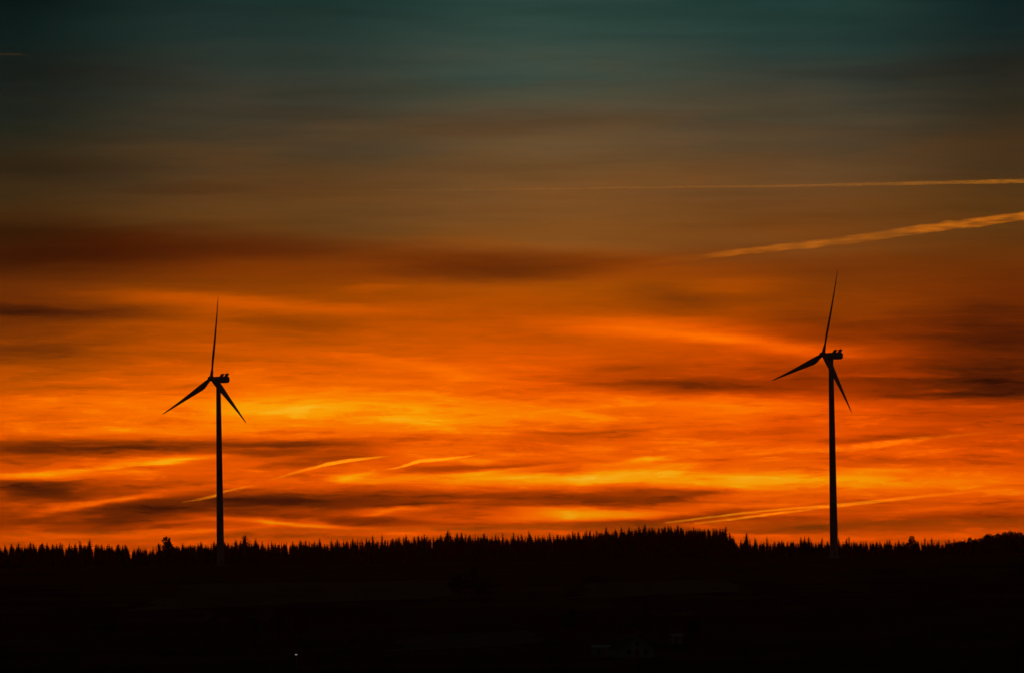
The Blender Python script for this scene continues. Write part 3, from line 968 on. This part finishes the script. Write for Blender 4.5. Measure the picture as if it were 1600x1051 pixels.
Yc = mth("ADD", Y, mth("MULTIPLY", mth("SUBTRACT", noise_tex(mapping(P1, (5, 2, 0), R(-3), (1 / 480, 1 / 75, 1)), 3, .5).outputs[0], .5), 150.0))
cool = columns([
    (0, [(-60, rgb(4, 15, 15)), (0, rgb(6, 22, 20)), (60, rgb(13, 29, 26)), (130, rgb(24, 31, 27)), (200, rgb(37, 38, 26)), (260, rgb(48, 38, 22)), (310, rgb(60, 42, 20)), (345, rgb(64, 42, 17)), (400, rgb(76, 40, 11)), (470, rgb(104, 54, 4))]),
    (420, [(-60, rgb(18, 38, 35)), (0, rgb(27, 49, 45)), (60, rgb(36, 53, 48)), (130, rgb(50, 54, 45)), (190, rgb(62, 56, 42)), (250, rgb(80, 60, 36)), (310, rgb(92, 60, 28)), (350, rgb(100, 62, 24)), (400, rgb(108, 56, 16)), (470, rgb(140, 68, 4))]),
    (880, [(-60, rgb(34, 60, 54)), (0, rgb(41, 66, 59)), (50, rgb(47, 70, 62)), (100, rgb(59, 74, 64)), (150, rgb(74, 73, 56)), (200, rgb(90, 73, 50)), (250, rgb(105, 76, 43)), (310, rgb(120, 76, 34)), (350, rgb(128, 78, 30)), (400, rgb(138, 76, 20)), (470, rgb(172, 84, 4))]),
    (1240, [(-60, rgb(24, 50, 47)), (0, rgb(32, 58, 53)), (60, rgb(40, 60, 54)), (120, rgb(54, 60, 51)), (170, rgb(74, 65, 48)), (240, rgb(98, 70, 40)), (310, rgb(112, 70, 32)), (350, rgb(114, 68, 26)), (400, rgb(120, 64, 18)), (470, rgb(140, 66, 4))]),
    (1600, [(-60, rgb(6, 22, 22)), (0, rgb(11, 32, 32)), (60, rgb(20, 37, 35)), (120, rgb(32, 36, 31)), (170, rgb(48, 43, 30)), (240, rgb(68, 48, 26)), (310, rgb(82, 53, 21)), (350, rgb(92, 55, 18)), (400, rgb(98, 52, 13)), (470, rgb(100, 46, 4))]),
], -80, 480, Yc, "LINEAR")
# thin dim streaks of the upper veil
u1 = noise_tex(mapping(P1, (2, 3, 0), R(1.5), (1 / 520, 1 / 34, 1)), 4, .55)
u2 = noise_tex(mapping(P, (6, 1, 0), R(-1), (1 / 160, 1 / 9, 1)), 3, .55)
veil = mth("ADD", 1.0, mth("ADD", mth("MULTIPLY", mth("SUBTRACT", u1.outputs[0], .5), .55), mth("MULTIPLY", mth("SUBTRACT", u2.outputs[0], .5), .16)))
cool = vmth("SCALE", cool, veil)

cv2 = N.new("ShaderNodeCombineXYZ")
K.new(sp.outputs[0], cv2.inputs[0]); K.new(sp.outputs[1], cv2.inputs[1])
BV = cv2.outputs[0]
for (x, y, L, h, sl, a) in [(40, 388, 560, 62, 0, .62), (300, 392, 420, 44, -1, .25), (560, 396, 330, 30, -2, .25), (790, 416, 300, 34, 1, .55), (1060, 398, 240, 18, 4, .2), (1350, 412, 300, 26, 2, .22),
                            (130, 265, 300, 26, 2, .12), (300, 297, 190, 14, 0, .2), (780, 196, 330, 26, 3, .2), (430, 175, 360, 14, -1, .1), (470, 20, 300, 16, -2, .16), (1450, 110, 300, 22, 3, .16), (140, 120, 320, 26, -3, .15), (1240, 345, 230, 12, 3, .12)]:
    gt = N.new("ShaderNodeTexGradient"); gt.gradient_type = "SPHERICAL"
    K.new(mapping(BV, (x, -y, 0), R(sl), (L, h, 1e7), "TEXTURE"), gt.inputs[0])
    ma = N.new("ShaderNodeVectorMath"); ma.operation = "MULTIPLY_ADD"
    K.new(rng(gt.outputs[1], 0, .8), ma.inputs[0])
    ma.inputs[1].default_value = (0, 0, a)
    K.new(BV, ma.inputs[2])
    BV = ma.outputs[0]
sb = N.new("ShaderNodeSeparateXYZ"); K.new(BV, sb.inputs[0])
smoke = mth("MULTIPLY", sb.outputs[2], rng(Y, 425, 490, 1, 0), clamp=True)
cool = vmth("MULTIPLY", cool, mixc(smoke, (1, 1, 1, 1), (.5, .22, .1, 1)))
sky = mixc(rng(Y, 365, 485), cool, warm)
# the glow dies away from the sunset: sideways, overhead and below the horizon
side = rng(mth("ABSOLUTE", az), R(5.5), R(75), 1.0, 0.0)
side = mth("POWER", side, 2.2)
high = mth("MULTIPLY", rng(el, R(6), R(60), 1.0, .42), rng(el, R(-12), R(-.5), .1, 1.0))
night = (.006, .0072, .0074)
sky = vmth("ADD", vmth("SCALE", sky, mth("MULTIPLY", side, high)), vmth("SCALE", night, mth("SUBTRACT", 1.0, side)))

nish = N.new("ShaderNodeTexSky")
nish.sky_type = "NISHITA"
nish.sun_disc = False
nish.sun_elevation, nish.sun_rotation = SUN_EL, SUN_AZ
bg = N.new("ShaderNodeBackground"); setin(bg, 0, sky); bg.inputs[1].default_value = 1.0
bg2 = N.new("ShaderNodeBackground"); K.new(nish.outputs[0], bg2.inputs[0]); bg2.inputs[1].default_value = 0.003
ad = N.new("ShaderNodeAddShader"); K.new(bg.outputs[0], ad.inputs[0]); K.new(bg2.outputs[0], ad.inputs[1])
wo = N.new("ShaderNodeOutputWorld"); K.new(ad.outputs[0], wo.inputs[0])

# the sun, already below the horizon: it reaches only the high contrails
sl = bpy.data.lights.new("sun", "SUN")
sl.energy, sl.angle, sl.color = 4.5, R(.5), (1, .32, .004)
so = bpy.data.objects.new("sun", sl)
COL.objects.link(so)
sd = Vector((math.sin(SUN_AZ) * math.cos(SUN_EL), math.cos(SUN_AZ) * math.cos(SUN_EL), math.sin(SUN_EL)))
so.rotation_euler = sd.to_track_quat("Z", "Y").to_euler()

vs = scene.view_settings
vs.view_transform, vs.look, vs.exposure, vs.gamma = "Standard", "None", 0.0, 1.0
vs.use_curve_mapping = False
scene.cycles.max_bounces = 3
scene.cycles.volume_bounces = 0
scene.cycles.use_denoising = True
world.cycles.sampling_method = "MANUAL"
world.cycles.sample_map_resolution = 1024
print("spruces", n_spruce)
